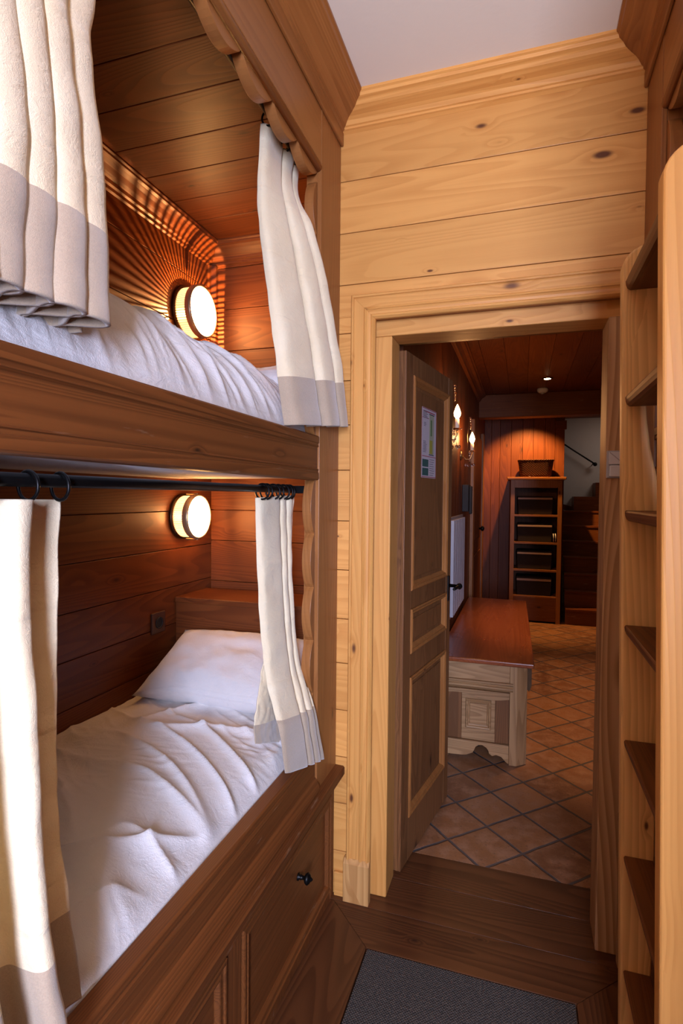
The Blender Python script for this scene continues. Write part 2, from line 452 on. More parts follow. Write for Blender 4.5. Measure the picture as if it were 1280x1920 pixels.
# ------------------------------------------------------------------ floors
mb = MB()
for a, b in zip([1.636, 1.80, 1.975], [1.80, 1.975, 2.145]):
    x0, x1 = (-.607, .40) if a > 1.7 else (-.607, .40)
    if a < 1.7: mb.prism([(-.437, 1.636), (.166, 1.636), (.33, 1.799), (-.60, 1.799)], 'z', -.03, 0)
    else: mb.box(-.62, .42, a+.0008, b-.0008, -.03, 0)
struct('floor', mb, W('floor', 'x'), bevel=.0008)
mb = MB().prism([(-.66, -1.5), (-.438, -1.5), (-.438, 1.635), (-.601, 1.798), (-.66, 1.798)], 'z', -.03, 0)
struct('floor', mb, W('floor', 'y'), bevel=.0008)
mb = MB().prism([(.167, -1.5), (.40, -1.5), (.40, 1.798), (.332, 1.798), (.167, 1.635)], 'z', -.03, 0)
struct('floor', mb, W('floor', 'y'), bevel=.0008)
struct('floor', MB().box(-.437, .166, -1.5, 1.635, -.05, -.012), W('floor', 'y'))
tag(obj('floor_mat', MB().box(-.434, .163, -.4, 1.632, -.0115, .001), M['mat'], bevel=.002), 'dark grey woven entrance mat set flush into the brown wooden floor', 'mat')
struct('floor', MB().box(-1.5, 2.6, 2.146, 9.3, -.04, 0), M['tiles'])
struct('floor', MB().box(-1.45, -.62, .1, 2.2, -.05, -.02), M['hallplaster'])
struct('floor', MB().box(.40, 1.15, YU+.001, 2.1, -.05, -.02), M['hallplaster'])

# ------------------------------------------------------------------ walls behind and beside the camera, window for the daylight
wx0, wx1, wz0, wz1 = .20, .72, .85, 2.15
XW = 1.30
mb = MB()
for a, b in zip([0, .85, 1.05, 1.25, 1.45, 1.65, 1.85, 2.0, 2.15, 2.35], [.85, 1.05, 1.25, 1.45, 1.65, 1.85, 2.0, 2.15, 2.35, CEIL]):
    if a >= wz0-.01 and b <= wz1+.01: mb.box(XL-.1, wx0, Y0-.02, Y0, a+.001, b-.001); mb.box(wx1, XW, Y0-.02, Y0, a+.001, b-.001)
    else: mb.box(XL-.1, XW, Y0-.02, Y0, a+.001, b-.001)
struct('wall_front', mb, W('pine', 'x'))
mb = MB()
for x0, x1, z0, z1 in ((wx0, wx0+.04, wz0, wz1), (wx1-.04, wx1, wz0, wz1), (wx0, wx1, wz0, wz0+.04), (wx0, wx1, wz1-.04, wz1)): mb.box(x0, x1, Y0-.03, Y0+.02, z0, z1)
struct('window_1', mb, W('pine', 'z'), bevel=.003)
struct('wall_back', boards(MB(), 'y', YU, XR+.051, XW+.01, rng(0, CEIL, .17), .018), W('pine', 'x'))
struct('floor', MB().box(.401, 1.35, -1.5, YU, -.03, 0), W('floor', 'y'))
struct('wall_left', boards(MB(), 'x', XL, Y0, YU-.001, rng(0, CEIL, .17), .02, flip=-1), W('pine', 'y'))
struct('wall_right', boards(MB(), 'x', XW-.01, Y0, YU-.001, rng(0, CEIL, .17), .02, flip=1), W('pine', 'y'))

# ------------------------------------------------------------------ alcoves (walls round the bunks)
def alcove(m, left):
    xb = XBK if left else mx(XBK)
    f = (-1 if left else 1)
    nm = 'wall_left' if left else 'wall_right'
    ye = YEND if left else 2.1
    z = [0.3, .585, .735, .885, 1.033, 1.184, 1.335, 1.49, 1.66, 1.87, 2.09, 2.30, 2.50]
    if not left: ye = 1.84
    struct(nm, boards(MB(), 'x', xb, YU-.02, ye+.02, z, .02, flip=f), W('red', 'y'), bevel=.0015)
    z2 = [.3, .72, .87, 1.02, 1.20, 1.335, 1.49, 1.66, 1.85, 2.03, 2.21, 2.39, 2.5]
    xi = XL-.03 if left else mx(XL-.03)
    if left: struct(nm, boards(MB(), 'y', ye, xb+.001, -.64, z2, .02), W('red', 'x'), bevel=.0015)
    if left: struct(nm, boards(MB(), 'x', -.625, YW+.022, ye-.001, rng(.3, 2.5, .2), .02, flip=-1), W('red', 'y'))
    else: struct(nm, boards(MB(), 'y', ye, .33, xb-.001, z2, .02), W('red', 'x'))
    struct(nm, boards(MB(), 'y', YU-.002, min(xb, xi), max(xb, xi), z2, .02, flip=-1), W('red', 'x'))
    ys = [YU, .28, .42, .57, .72, .87, 1.02, 1.17, 1.32, 1.48, 1.63, 1.79, 1.94, ye]
    ys = [y for y in ys if y < ye-.05]+[ye]
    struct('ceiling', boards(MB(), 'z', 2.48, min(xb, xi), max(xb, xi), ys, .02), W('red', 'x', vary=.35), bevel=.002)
alcove(None, True); alcove(None, False)
acr = [(0, 0), (.078, 0), (.078, .006), (.072, .010), (.070, .016), (.060, .020), (.046, .030), (.034, .042), (.022, .052), (.018, .062), (.010, .066), (.008, .076), (0, .080)]
crown3('trim', [(XBK, YU+.001, 2.48), (XBK, YEND, 2.48), (-.645, YEND, 2.48)], (-.9, 1, 1.9), acr, [W('red', 'y'), W('red', 'x')])
pr = [(XBK, YEND), (XBK+.034, YEND), (XBK+.030, YEND-.012), (XBK+.014, YEND-.024), (XBK+.010, YEND-.034), (XBK, YEND-.034)]
struct('trim_13', MB().prism(pr, 'z', 1.60, 2.40), W('red', 'z'), bevel=.001)

# ------------------------------------------------------------------ bunk bed units
def scallop(n, amp, a, b, k=14, firstcusp=True):
    """points along a..b with n bulges"""
    out = []
    for i in range(n):
        for j in range(k):
            t = j/k; out.append((a+(b-a)*(i+t)/n, amp*(math.sin(PI*t)**.75)))
    out.append((b, 0)); return out
def bunk(left):
    X = (lambda x: x) if left else mx
    root = thing('bunk_bed', 'built-in wooden double bunk bed with scalloped boards and drawers, left of the doorway' if left else
                 'built-in wooden bunk unit on the right, mostly hidden behind the ladder', 'bunk bed', (X(-.9), 1.0, 0))
    P = lambda n, mb, mat, **k: obj(n, mb, mat, root, **k)
    def fx(mb):
        if not left: mb.v = [(mx(x), y, z) for x, y, z in mb.v]
        return mb
    # posts
    P('post', fx(MB().box(XL, XL-.013, 1.640, YW-.001, .44, CEIL-.001).box(XL-.0132, XL-.05, 1.641, YW-.001, .44, 2.479)), W('amber', 'z', knots=.1), bevel=.0015)
    P('post', fx(MB().box(XL, XL-.013, YU, .27, .44, CEIL-.001).box(XL-.0132, XL-.05, YU, .269, .44, 2.479)), W('amber', 'z', knots=.1), bevel=.0015)
    # fascia over the top bunk
    P('fascia', fx(MB().box(XL-.001, XL-.013, .271, 1.639, 2.425, CEIL-.002)), W('amber', 'y', knots=.0, rings=5), bevel=.0015)
    bead = [(XL-.013, 2.400), (XL-.006, 2.402), (XL+.000, 2.407), (XL+.003, 2.414), (XL+.000, 2.421), (XL-.004, 2.4245), (XL-.013, 2.4245)]
    P('bead', fx(MB().prism(bead, 'y', .271, 1.639, smooth=True)), W('amber', 'y', knots=.0))
    P('fascia', fx(MB().box(XL+.010, XL, .16, YW-.002, 2.585, 2.63)), W('amber', 'y', knots=.0), bevel=.003)
    # scalloped boards: top, two uprights per level
    pts = scallop(9, .040, 1.557+.161*.55, .17, 14)
    pts = [(y, 2.408-a) for y, a in pts]
    P('scalloped_board', fx(MB().prism(pts+[(.17, 2.478), (1.6455, 2.478)], 'x', XL-.0135, XL-.0430, smooth=False)), W('amber', 'y', knots=.0), bevel=.001)
    def upright(z0, z1, n, ysign, y0):
        p = [(y0-ysign*a, z) for z, a in scallop(n, .030, z0, z1)]
        return fx(MB().prism([(y0+ysign*.02 if False else y0, z0)]+p[1:-1]+[(y0, z1)]+[(y0+ysign*.005, z1), (y0+ysign*.005, z0)], 'x', XL-.0135, XL-.043))
    for (a, b, n) in ((.607, 1.4495, 5), (1.59, 2.370, 5)):
        p = upright(a, b, n, 1, 1.636)
        P('scalloped_board', p, W('amber', 'z', knots=.0), bevel=.001)
        P('scalloped_board', upright(a, b, n, -1, .274), W('amber', 'z', knots=.0), bevel=.001)
    # upper rail
    def rail(z0, z1, mat):
        th = .040; x = XL
        prof = [(x, z0+.004), (x+.0, z0+.022), (x-.003, z0+.024), (x-.003, z0+.030), (x, z0+.032), (x-.006, z0+.036), (x-.006, z1-.036), (x, z1-.032), (x-.003, z1-.030), (x-.003, z1-.024), (x, z1-.022), (x, z1-.004), (x-.004, z1), (x-th+.003, z1), (x-th, z1-.003), (x-th, z0), (x-.004, z0)]
        return fx(MB().prism(prof, 'y', .271, 1.6385))
    P('upper_bed_rail', rail(1.450, 1.588, None), W('brown', 'y', contrast=.6), bevel=.0008)
    P('upper_bed_base', boards(MB(), 'Z', 1.50, YU, (YEND if left else 1.838)-.002, sorted([X(-1.318), X(-1.14), X(-.96), X(-.78), X(-.650)]), .022), W('red', 'y'))
    # lower rail, ledge, drawer front
    x = XL; z1 = .605; th = .040
    prof = [(x, .47), (x+.012, .468), (x+.010, .480), (x+.001, .500), (x-.006, .506), (x-.006, z1-.040), (x-.001, z1-.036), (x-.004, z1-.030), (x+.001, z1-.026), (x-.002, z1-.020), (x, z1-.016), (x, z1-.004), (x-.004, z1), (x-th+.003, z1), (x-th, z1-.003), (x-th, .45), (x, .45)]
    P('lower_bed_rail', fx(MB().prism(prof, 'y', .271, 1.6385)), W('brown', 'y'), bevel=.0008)
    prof = [(x-.02, .430), (x+.030, .430), (x+.034, .434), (x+.034, .456), (x+.030, .461), (x-.02, .464)]
    P('ledge', fx(MB().prism(prof, 'y', YU, YW-.003)), W('brown', 'y'), bevel=.0015)
    prof = [(x-.02, .395), (x+.003, .395), (x+.006, .405), (x+.016, .412), (x+.026, .424), (x+.026, .4295), (x-.02, .4295)]
    P('cove_moulding', fx(MB().prism(prof, 'y', YU, YW-.003)), W('brown', 'y'))
    # carcass: stiles, top and bottom rails
    P('carcass', fx(MB().box(XL-.004, XL-.024, 1.795, YW-.003, .0, .395).box(XL-.004, XL-.024, 1.080, 1.150, .0, .395).box(XL-.004, XL-.024, YU, .43, .0, .395)
        .box(XL-.0055, XL-.024, .43, 1.795, .0, .035).box(XL-.0055, XL-.024, .43, 1.795, .375, .395)), W('brown', 'z'), bevel=.002)
    for y0, y1 in ((1.154, 1.791), (.434, 1.076)):
        d = P('drawer', fx(MB().box(XL-.012, XL-.03, y0, y1, .038, .372)), W('brown', 'y', rings=6, contrast=.5), bevel=.001)
        pf = [(0, 0), (0, .012), (.004, .014), (.010, .014), (.013, .010), (.020, .009), (.024, .012), (.030, .011), (.036, .003), (.036, 0)]
        path = [(XL-.012, y0, .038), (XL-.012, y1, .038), (XL-.012, y1, .372), (XL-.012, y0, .372)]
        a = MB()
        cx = (y0+y1)/2
        ring = []
        for w_, h_ in pf:
            ring.append([(XL-.012+h_, y0+w_, .038+w_), (XL-.012+h_, y1-w_, .038+w_), (XL-.012+h_, y1-w_, .372-w_), (XL-.012+h_, y0+w_, .372-w_)])
        vs = [p for r in ring for p in r]; fs = []
        for i in range(len(pf)-1):
            for j in range(4): fs.append((i*4+j, i*4+(j+1) % 4, (i+1)*4+(j+1) % 4, (i+1)*4+j))
        a.add(vs, fs)
        obj('drawer_moulding', fx(a), W('brown', 'y', wear=.6), d, bevel=.0006)
        kx = XL-.012; ky = cx+.045
        prof = [(.011, 0), (.011, .003), (.006, .006), (.008, .010), (.006, .013), (.0055, .020), (.013, .024), (.017, .029), (.017, .033), (.012, .038), (.007, .040), (.005, .044), (.0015, .047)]
        kb = MB().lathe(prof, (kx, ky, .262), (1, 0, 0), 20)
        if left: obj('knob', fx(kb), M['iron'], d)
    if left:
        for (zt, yf) in ((.992, 1.915), (1.885, 1.955)):
            zb = .62 if zt < 1.2 else 1.56
            P('headboard_shelf', MB().box(XBK+.002, -.672, yf-.008, YEND-.036, zt-.022, zt), W('red', 'x'), bevel=.003)
            P('headboard_panel', MB().box(XBK+.002, -.672, yf, yf+.018, zb, zt-.0225), W('red', 'x'), bevel=.001)
    P('lower_bed_base', fx(MB().box(XBK+.003, -.650, YU+.002, YEND-.003 if left else 1.836, .43, .45)), W('red', 'y'))
    return root
bunkL = bunk(True); bunkR = bunk(False)

# ------------------------------------------------------------------ bedding
def hf(xs, ys, fn):
    """closed slab from a height function"""
    m = MB(); nx, ny = len(xs), len(ys)
    v = [(x, y, fn(x, y)) for y in ys for x in xs]
    m.add(v, [(j*nx+i, j*nx+i+1, (j+1)*nx+i+1, (j+1)*nx+i) for j in range(ny-1) for i in range(nx-1)], 0, True)
    return m
def lin(a, b, n): return [a+(b-a)*i/(n-1) for i in range(n)]
def sst(a, b, x): t = max(0, min(1, (x-a)/(b-a))); return t*t*(3-2*t)
def nz(x, y, z=0): return mn.noise(Vector((x, y, z)))
def ridge(v): return 1-abs(v)*2
def duvet(xin, xout, y0, y1, zr, ztop, crown_w, seed, wr, name, root, far_drop=.10, mat=None):
    xs, ys = lin(xin, xout, 170), lin(y0, y1, 300)
    def fn(x, y):
        d = xout-x                                 # distance from the rail side
        t = min(1, d/crown_w)
        h = zr+(ztop-zr)*(1-(1-t)**2.3)
        h -= .02*sst(.12, 0, x-xin)
        h -= far_drop*sst(far0, y1, y)
        # folds that radiate from the rail inward, bending
        wx, wy = .05*nz(x*5, y*5, seed+20), .05*nz(x*5, y*5, seed+25)
        q = y*wr[0]+d*wr[3]+.9*nz(x*2.2, y*2.2, seed)
        r = max(0, ridge(nz(q, d*wr[1], seed+4)))**3
        q3 = (y+wy)*wr[0]*2.1+(d+wx)*wr[3]*1.6
        r += .42*max(0, ridge(nz(q3, d*wr[1]*2.2, seed+14)))**2.5*sst(-.35, .15, nz(x*2, y*2, seed+31))
        q4 = (y-wx)*wr[0]*4.4-(d+wy)*wr[3]*2.4
        r += .20*max(0, ridge(nz(q4, d*wr[1]*4, seed+17)))**2*sst(-.3, .3, nz(x*3, y*3, seed+33))
        amp = wr[2]*(.35+.65*sst(.5, .05, d))
        q2 = y*wr[0]*.45+d*3+.9*nz(x*1.3, y*1.5, seed+9)
        r2 = max(0, ridge(nz(q2, d*2.2, seed+7)))**4
        h += amp*r*sst(0, .03, d)+wr[2]*.9*r2*sst(0, .08, d)+.012*nz(x*4, y*4, seed+2)
        return h
    far0 = y1-.18
    m = hf(xs, ys, fn)
    nx = len(xs); ny = len(ys); zb = zr-.12
    # skirt
    rim = [(i, 0) for i in range(nx)]+[(nx-1, j) for j in range(1, ny)]+[(i, ny-1) for i in range(nx-2, -1, -1)]+[(0, j) for j in range(ny-2, 0, -1)]
    vs = []; 
    for i, j in rim: x, y, z = m.v[j*nx+i]; vs += [(x, y, z), (x, y, zb)]
    n = len(rim)
    m.add(vs, [(2*k, 2*((k+1) % n), 2*((k+1) % n)+1, 2*k+1) for k in range(n)]+[tuple(2*k+1 for k in range(n))], 0, True)
    return obj(name, m, M['sheet'], root)
def pillow(name, c, dims, tiltx, label, seed, rotz=0):
    m = MB(); nu, nv = 56, 44; a, b, t = dims[0]/2, dims[1]/2, dims[2]/2
    R = Matrix.Rotation(rotz, 4, 'Z') @ Matrix.Rotation(tiltx, 4, 'X')
    for sgn in (1, -1):
        v = []
        for j in range(nv):
            for i in range(nu):
                u, w = -1+2*i/(nu-1), -1+2*j/(nv-1)
                hh = max(0, (1-abs(u)**2.6))**.55*max(0, (1-abs(w)**2.6))**.55
                pin = 1-.07*(1-abs(u)**2)*abs(w)**3; pin2 = 1-.06*(1-abs(w)**2)*abs(u)**3
                p = Vector((u*a*pin2, w*b*pin, sgn*t*hh+.008*nz(u*3, w*3, seed+sgn)*hh+.006*ridge(nz(u*4+w*2, w*2, seed+3))*hh))
                v.append(Vector(c)+(R @ p))
        m.add(v, [(j*nu+i, j*nu+i+1, (j+1)*nu+i+1, (j+1)*nu+i) for j in range(nv-1) for i in range(nu-1)], 0, True)
    o = obj(name, m, M['sheet'])
    return tag(o, label, 'pillow')
mt = obj('mattress', MB().box(XBK+.006, -.652, YU+.01, 1.905, .452, .585), M['sheet'], bevel=.02, seg=3)
tag(mt, 'white mattress of the lower bunk, under the white duvet', 'mattress')
lo = duvet(XBK+.004, -.6485, .30, 1.80, .597, .690, .30, 3, (7.5, 2.0, .020, -4.0), 'duvet', None, far_drop=.035)
tag(lo, 'white duvet spread over the lower bunk, partly lit by daylight', 'duvet')
mt = obj('mattress', MB().box(XBK+.006, -.652, YU+.01, 1.945, 1.523, 1.59), M['sheet'], bevel=.02, seg=3)
tag(mt, 'white mattress of the upper bunk, under the puffed white duvet', 'mattress')
up = duvet(XBK+.004, -.6485, .30, 1.93, 1.585, 1.800, .24, 11, (10.5, 1.0, .024, 2.6), 'duvet', None, far_drop=.09)
tag(up, 'puffed white duvet on the upper bunk, bulging above the rail', 'duvet')
pillow('pillow', (-.965, 1.755, .782), (.62, .36, .15), math.radians(26), 'white pillow at the head of the lower bunk, against the headboard box', 5)
pillow('pillow', (-.93, 1.80, 1.80), (.60, .30, .10), math.radians(12), 'white pillow at the head of the upper bunk, mostly behind the curtain', 8)

# ------------------------------------------------------------------ curtain rods
def rod(z, label):
    xr = -.70 if z < 2 else -.685
    r = thing('curtain_rod', label, 'curtain rod', (-.70, .17, z))
    obj('pole', MB().tube([(xr, .154, z), (xr, 1.66, z)], .0105, 14), M['iron'], r)
    obj('bracket', MB().box(-.712, -.655, 1.645, 1.656, z-.012, z+.012), M['iron'], r, bevel=.002)
    return r
rod(1.420, 'black iron curtain rod across the lower bunk opening')
rod(2.455, 'black iron curtain rod under the top board of the upper bunk')

def cr(p, t):
    """catmull-rom through list p of tuples at parameter t in 0..1"""
    n = len(p)-1; f = min(t*n, n-1e-9); i = int(f); u = f-i
    g = lambda k: p[max(0, min(n, k))]
    a, b, c, d = g(i-1), g(i), g(i+1), g(i+2)
    return [0.5*((2*b[k])+(-a[k]+c[k])*u+(2*a[k]-5*b[k]+4*c[k]-d[k])*u*u+(-a[k]+3*b[k]-3*c[k]+d[k])*u**3) for k in range(len(b))]
def drape(root, rows, xsec, band_t, nu=150, nv=110, seed=0, solid=.0032, wob=.0035):
    """rows: (t, left xyz, right xyz, fold depth); xsec: [(s, o)] fold outline across the cloth"""
    flat = [tuple(a)+tuple(b)+(am,) for _, a, b, am in rows]; ts = [r[0] for r in rows]
    def at(t):
        for i in range(len(ts)-1):
            if t <= ts[i+1]+1e-9: return cr(flat, (i+(t-ts[i])/(ts[i+1]-ts[i]))/(len(ts)-1))
        return list(flat[-1])
    v = []
    for j in range(nv):
        t = j/(nv-1); L = at(t); a, b, A = Vector(L[:3]), Vector(L[3:6]), L[6]
        d = b-a; nrm = Vector((0, 0, 1)).cross(d).normalized()
        if nrm.x < 0: nrm = -nrm
        for i in range(nu+1):
            s_, o_ = cr(xsec, i/nu)
            o_ += .22*nz(i/nu*5, t*2.6, seed); s_ += .012*nz(i/nu*4, t*2.2, seed+6)
            v.append(a+d*s_+nrm*(A*o_+wob*nz(i/nu*9, t*14, seed+3)))
    m = MB(); n1 = nu+1; m.v = [tuple(x) for x in v]
    for j in range(nv-1):
        mi = 1 if (j+.5)/(nv-1) > band_t else 0
        for i in range(nu): m.f.append([j*n1+i, j*n1+i+1, (j+1)*n1+i+1, (j+1)*n1+i]); m.mi.append(mi); m.sm.append(True)
    return obj('cloth', m, [M['cream'], M['band']], root, solid=solid)
def rings(root, xr, z, ys):
    for y in ys:
        ang = random.uniform(-.25, .25); pts = []; r = .022
        for k in range(20):
            t = 2*PI*k/20; pts.append((xr+r*math.cos(t)*math.cos(ang), y+r*math.cos(t)*math.sin(ang), z-.0085+r*math.sin(t)))
        obj('ring', MB().tube(pts, .0028, 8, closed=True), M['iron'], root)
def pleats(n, curl, seed):
    rs = random.Random(seed); out = []; 
    ph = [rs.uniform(-.5, .5) for _ in range(n+2)]; am = [rs.uniform(.75, 1.15) for _ in range(n+2)]
    N_ = n*12
    for i in range(N_+1):
        s_ = i/N_; k = s_*n; kk = int(k); fr = k-kk
        w = 2*PI*k+ph[kk]*(1-fr)+ph[kk+1]*fr
        env = min(1, k*2, (n-k)*2)
        out.append((s_-curl*math.sin(2*w)/n*.5*env, (am[kk]*(1-fr)+am[kk+1]*fr)*math.sin(w)))
    return out
def curtain(label, rows, xsec, band_t, xr, ring_z, ring_ys, **k):
    root = thing('curtain', label, 'curtain', rows[0][1])
    drape(root, rows, xsec, band_t, **k); rings(root, xr, ring_z, ring_ys)
    return root
c1 = curtain('cream curtain with taupe hem gathered at the right end of the lower bunk',
    [(0, (-.712, 1.417, 1.394), (-.700, 1.665, 1.402), .012), (.30, (-.705, 1.424, 1.16), (-.700, 1.655, 1.16), .020), (.60, (-.685, 1.425, .92), (-.675, 1.655, .90), .018),
     (.78, (-.635, 1.385, .800), (-.610, 1.610, .765), .013), (.84, (-.615, 1.372, .762), (-.592, 1.600, .716), .010), (1, (-.600, 1.378, .645), (-.582, 1.640, .568), .007)],
    [(0, -.3), (.04, .5), (.12, .8), (.26, .9), (.42, .9), (.49, .6), (.485, -.4), (.52, -.8), (.56, -.2), (.58, .6), (.63, .8), (.68, .5), (.675, -.4), (.71, -.8), (.75, -.2), (.78, .5), (.84, .6), (.87, .1), (.87, -.7), (.92, -.9), (1, -.3)],
    .80, -.70, 1.420, [1.43, 1.455, 1.50, 1.535, 1.57, 1.60, 1.62], seed=21)
drape(c1, [(0, (-.715, 1.50, 1.0), (-.715, 1.62, 1.0), .006), (.5, (-.705, 1.43, .86), (-.705, 1.60, .83), .010), (.8, (-.694, 1.375, .772), (-.694, 1.57, .722), .008), (1, (-.690, 1.372, .715), (-.690, 1.56, .640), .006)],
    [(0, 0), (.2, .8), (.5, .3), (.8, -.5), (1, 0)], .82, nu=40, nv=50, seed=5)
curtain('cream curtain with taupe hem gathered at the right end of the upper bunk',
    [(0, (-.700, 1.425, 2.430), (-.690, 1.655, 2.430), .014), (.13, (-.70, 1.412, 2.32), (-.672, 1.615, 2.32), .012), (.28, (-.70, 1.408, 2.19), (-.612, 1.592, 2.20), .014), (.45, (-.690, 1.425, 2.05), (-.588, 1.645, 2.08), .016),
     (.7, (-.662, 1.435, 1.84), (-.576, 1.745, 1.88), .020), (.85, (-.645, 1.440, 1.715), (-.570, 1.775, 1.755), .024), (1, (-.625, 1.445, 1.598), (-.560, 1.785, 1.632), .028)],
    [(0, -.6), (.02, .3), (.08, .8), (.20, .9), (.34, .8), (.43, .5), (.45, -.2), (.41, -.9), (.45, -1.2), (.51, -.8), (.52, .2), (.56, .8), (.66, .9), (.75, .6), (.77, -.1), (.72, -.8), (.76, -1.1), (.83, -.6), (.86, .2), (.93, .4), (.98, -.1), (1, -.8)],
    .83, -.685, 2.455, [1.43, 1.47, 1.51, 1.55, 1.59, 1.62], seed=33)
curtain('cream curtain with taupe hem bunched at the left end of the upper bunk',
    [(0, (-.700, .28, 2.430), (-.690, .775, 2.430), .032), (.28, (-.685, .28, 2.20), (-.68, .745, 2.20), .036), (.44, (-.670, .28, 2.07), (-.665, .715, 2.07), .040),
     (.70, (-.655, .28, 1.87), (-.650, .725, 1.87), .044), (1, (-.648, .27, 1.655), (-.640, .700, 1.650), .060)],
    pleats(9, .95, 4), .80, -.685, 2.455, [.33, .40, .47, .54, .61, .68, .75], seed=45, solid=.007, nu=240)
curtain('long cream curtain with taupe hem at the left end of the lower bunk',
    [(0, (-.705, .22, 1.396), (-.700, .722, 1.390), .024), (.2, (-.69, .22, 1.23), (-.685, .700, 1.23), .026), (.45, (-.655, .22, 1.04), (-.655, .672, 1.04), .030),
     (.65, (-.628, .22, .90), (-.625, .650, .90), .032), (.82, (-.608, .22, .765), (-.605, .648, .765), .032), (1, (-.602, .22, .640), (-.598, .665, .637), .034)],
    [(0, 0), (.2, .6), (.4, .3), (.55, .9), (.61, 1), (.635, .7), (.64, -.3), (.67, -.9), (.72, -1), (.765, -.8), (.768, 0), (.772, .7), (.79, 1), (.82, .9), (.835, .5), (.838, -.4), (.86, -.9), (.93, -.95), (1, -.7)],
    .80, -.70, 1.420, [.33, .45, .565, .645, .705], seed=58)

# ------------------------------------------------------------------ bulkhead lamps
def bulkhead(y, z, R, label, e, rad):
    x0 = XBK+.001
    root = thing('wall_lamp', label, 'wall lamp', (x0, y, z), 'round bulkhead lamps in the bunks')
    o = (x0, y, z); A = (1, 0, 0)
    obj('base', MB().lathe([(R*1.0, 0), (R*1.02, .003), (R*1.01, .010), (R*.93, .013), (R*.80, .013)], o, A, 56), M['bronze'], root)
    m = MB()
    n = 64
    for k in range(n):
        t = 2*PI*k/n; d = Vector((0, math.cos(t), math.sin(t))); s_ = Vector((0, -math.sin(t), math.cos(t)))
        r0, r1 = R*.86, R*.93; w = .0023
        q = [Vector(o)+d*r+s_*e+Vector((h, 0, 0)) for h in (.0132, .0558) for r, e in ((r0, -w), (r1, -w), (r1, w), (r0, w))]
        m.add(q, [(0,3,2,1),(4,5,6,7),(0,1,5,4),(1,2,6,5),(2,3,7,6),(3,0,4,7)])
    obj('ribbed_collar', m, M['glassring'], root)
    obj('bezel', MB().lathe([(R*.84, .056), (R*.98, .056), (R*1.0, .059), (R*1.0, .074), (R*.98, .080), (R*.94, .082), (R*.915, .079), (R*.90, .070)], o, A, 56), M['bezel'], root)
    obj('glass_lens', MB().lathe([(R*.91, .070), (R*.905, .080), (R*.76, .088), (R*.5, .095), (R*.25, .098), (.001, .099)], o, A, 48), M['lens'], root)
    for a, b in ((z-R*1.07, z-R*.985), (z+R*.985, z+R*1.06)): obj('latch', MB().box(x0+.02, x0+.075, y-.006, y+.006, a, b), M['brass'], root, bevel=.002)
    l = bpy.data.lights.new('lamp_bulb', 'POINT'); l.energy = e; l.color = (1, .48, .16); l.shadow_soft_size = rad
    lo = bpy.data.objects.new('lamp_bulb', l); C.objects.link(lo); lo.location = (x0+.050, y, z)
    return root
bulkhead(1.990, 2.142, .104, 'lit round bulkhead lamp on the wall of the upper bunk', 30, .003)
bulkhead(1.960, 1.313, .090, 'lit round bulkhead lamp on the wall of the lower bunk, behind the rod', 15, .025)

# socket
s = thing('wall_socket', 'brown electrical socket on the wall beside the lower bunk pillow', 'socket', (XBK+.001, 1.795, .915))
obj('plate', MB().box(XBK+.0005, XBK+.010, 1.755, 1.835, .872, .952), plain('brown_plastic', (.07, .025, .012, 1), .4), s, bevel=.003)
obj('insert', MB().lathe([(.022, 0), (.022, .004), (.018, .004), (.018, .001)], (XBK+.010, 1.795, .912), (1, 0, 0), 24), M['black'], s)

# ------------------------------------------------------------------ ladder
def ladder():
    root = thing('ladder', 'tall pale pine bunk ladder with brown treads, standing against the right bunk', 'ladder', (.29, 1.3, 0))
    def lean(z): return .254-.018*z
    top = 2.010
    arc = []; rr = .062
    cx, cz = lean(top)+rr, top-rr
    for k in range(1, 9):
        t = PI-k*PI/16; arc.append((cx+rr*math.cos(t), cz+rr*math.sin(t)))
    left_edge = [(lean(z), z) for z in (0, .5, 1.0, 1.5, top-rr)]
    back = [(.318, top), (.318, 1.632), (.278, 1.632), (.281, 1.59), (.290, 1.52), (.305, 1.455), (.316, 1.40), (.3195, 1.34), (.3195, 0)]
    poly = left_edge+arc+back
    for (y0, y1) in ((1.500, 1.535), (1.086, 1.132)):
        obj('stile', MB().prism(poly, 'y', y0, y1), W('ladder' if y0 > 1.4 else 'pine', 'z'), root, bevel=.006, seg=3)  # far stile in paler wood, standing in for stronger daylight on it
    for z in (.235, .522, .810, 1.0925, 1.372, 1.649, 1.927):
        x0 = lean(z)+.007
        prof = [(x0+.010, z-.026), (.316, z-.026), (.316, z), (x0+.003, z), (x0, z-.004), (x0+.001, z-.013), (x0+.004, z-.021)]
        obj('tread', MB().prism(prof, 'y', 1.1325, 1.4995), W('brown', 'y', wear=.1), root, bevel=.001)
ladder()

# ------------------------------------------------------------------ door leaf (open into the hall)
H = Vector((-.408, 2.0, 0)); E_ = Vector((-.310, 2.583, 0)); ud = (E_-H).normalized(); nd = Vector((ud.y, -ud.x, 0)); LW = (E_-H).length
def leafp(u, z, d): return H+ud*u+nd*d+Vector((0, 0, z))
def lbox(m, u0, u1, z0, z1, d0, d1):
    q = [leafp(u, z, d) for z in (z0, z1) for u, d in ((u0, d0), (u1, d0), (u1, d1), (u0, d1))]
    return m.add(q, [(0,3,2,1),(4,5,6,7),(0,1,5,4),(1,2,6,5),(2,3,7,6),(3,0,4,7)])
door = struct('door_1', lbox(MB(), .0, LW, .008, 1.93, -.030, -.012), W('door', 'z'))
u0, u1 = .075, LW-.065
m = MB(); lbox(m, 0, u0, .008, 1.93, -.0118, 0); lbox(m, u1, LW, .008, 1.93, -.0118, 0)
for a, b in ((1.855, 1.93), (.975, 1.045), (.715, .805), (.008, .175)): lbox(m, u0+.0005, u1-.0005, a, b, -.0118, -.0004)
lbox(m, 0, LW, .008, 1.93, -.042, -.0302)
obj('stile_and_rail_frame', m, W('door', 'z'), door, bevel=.0015)
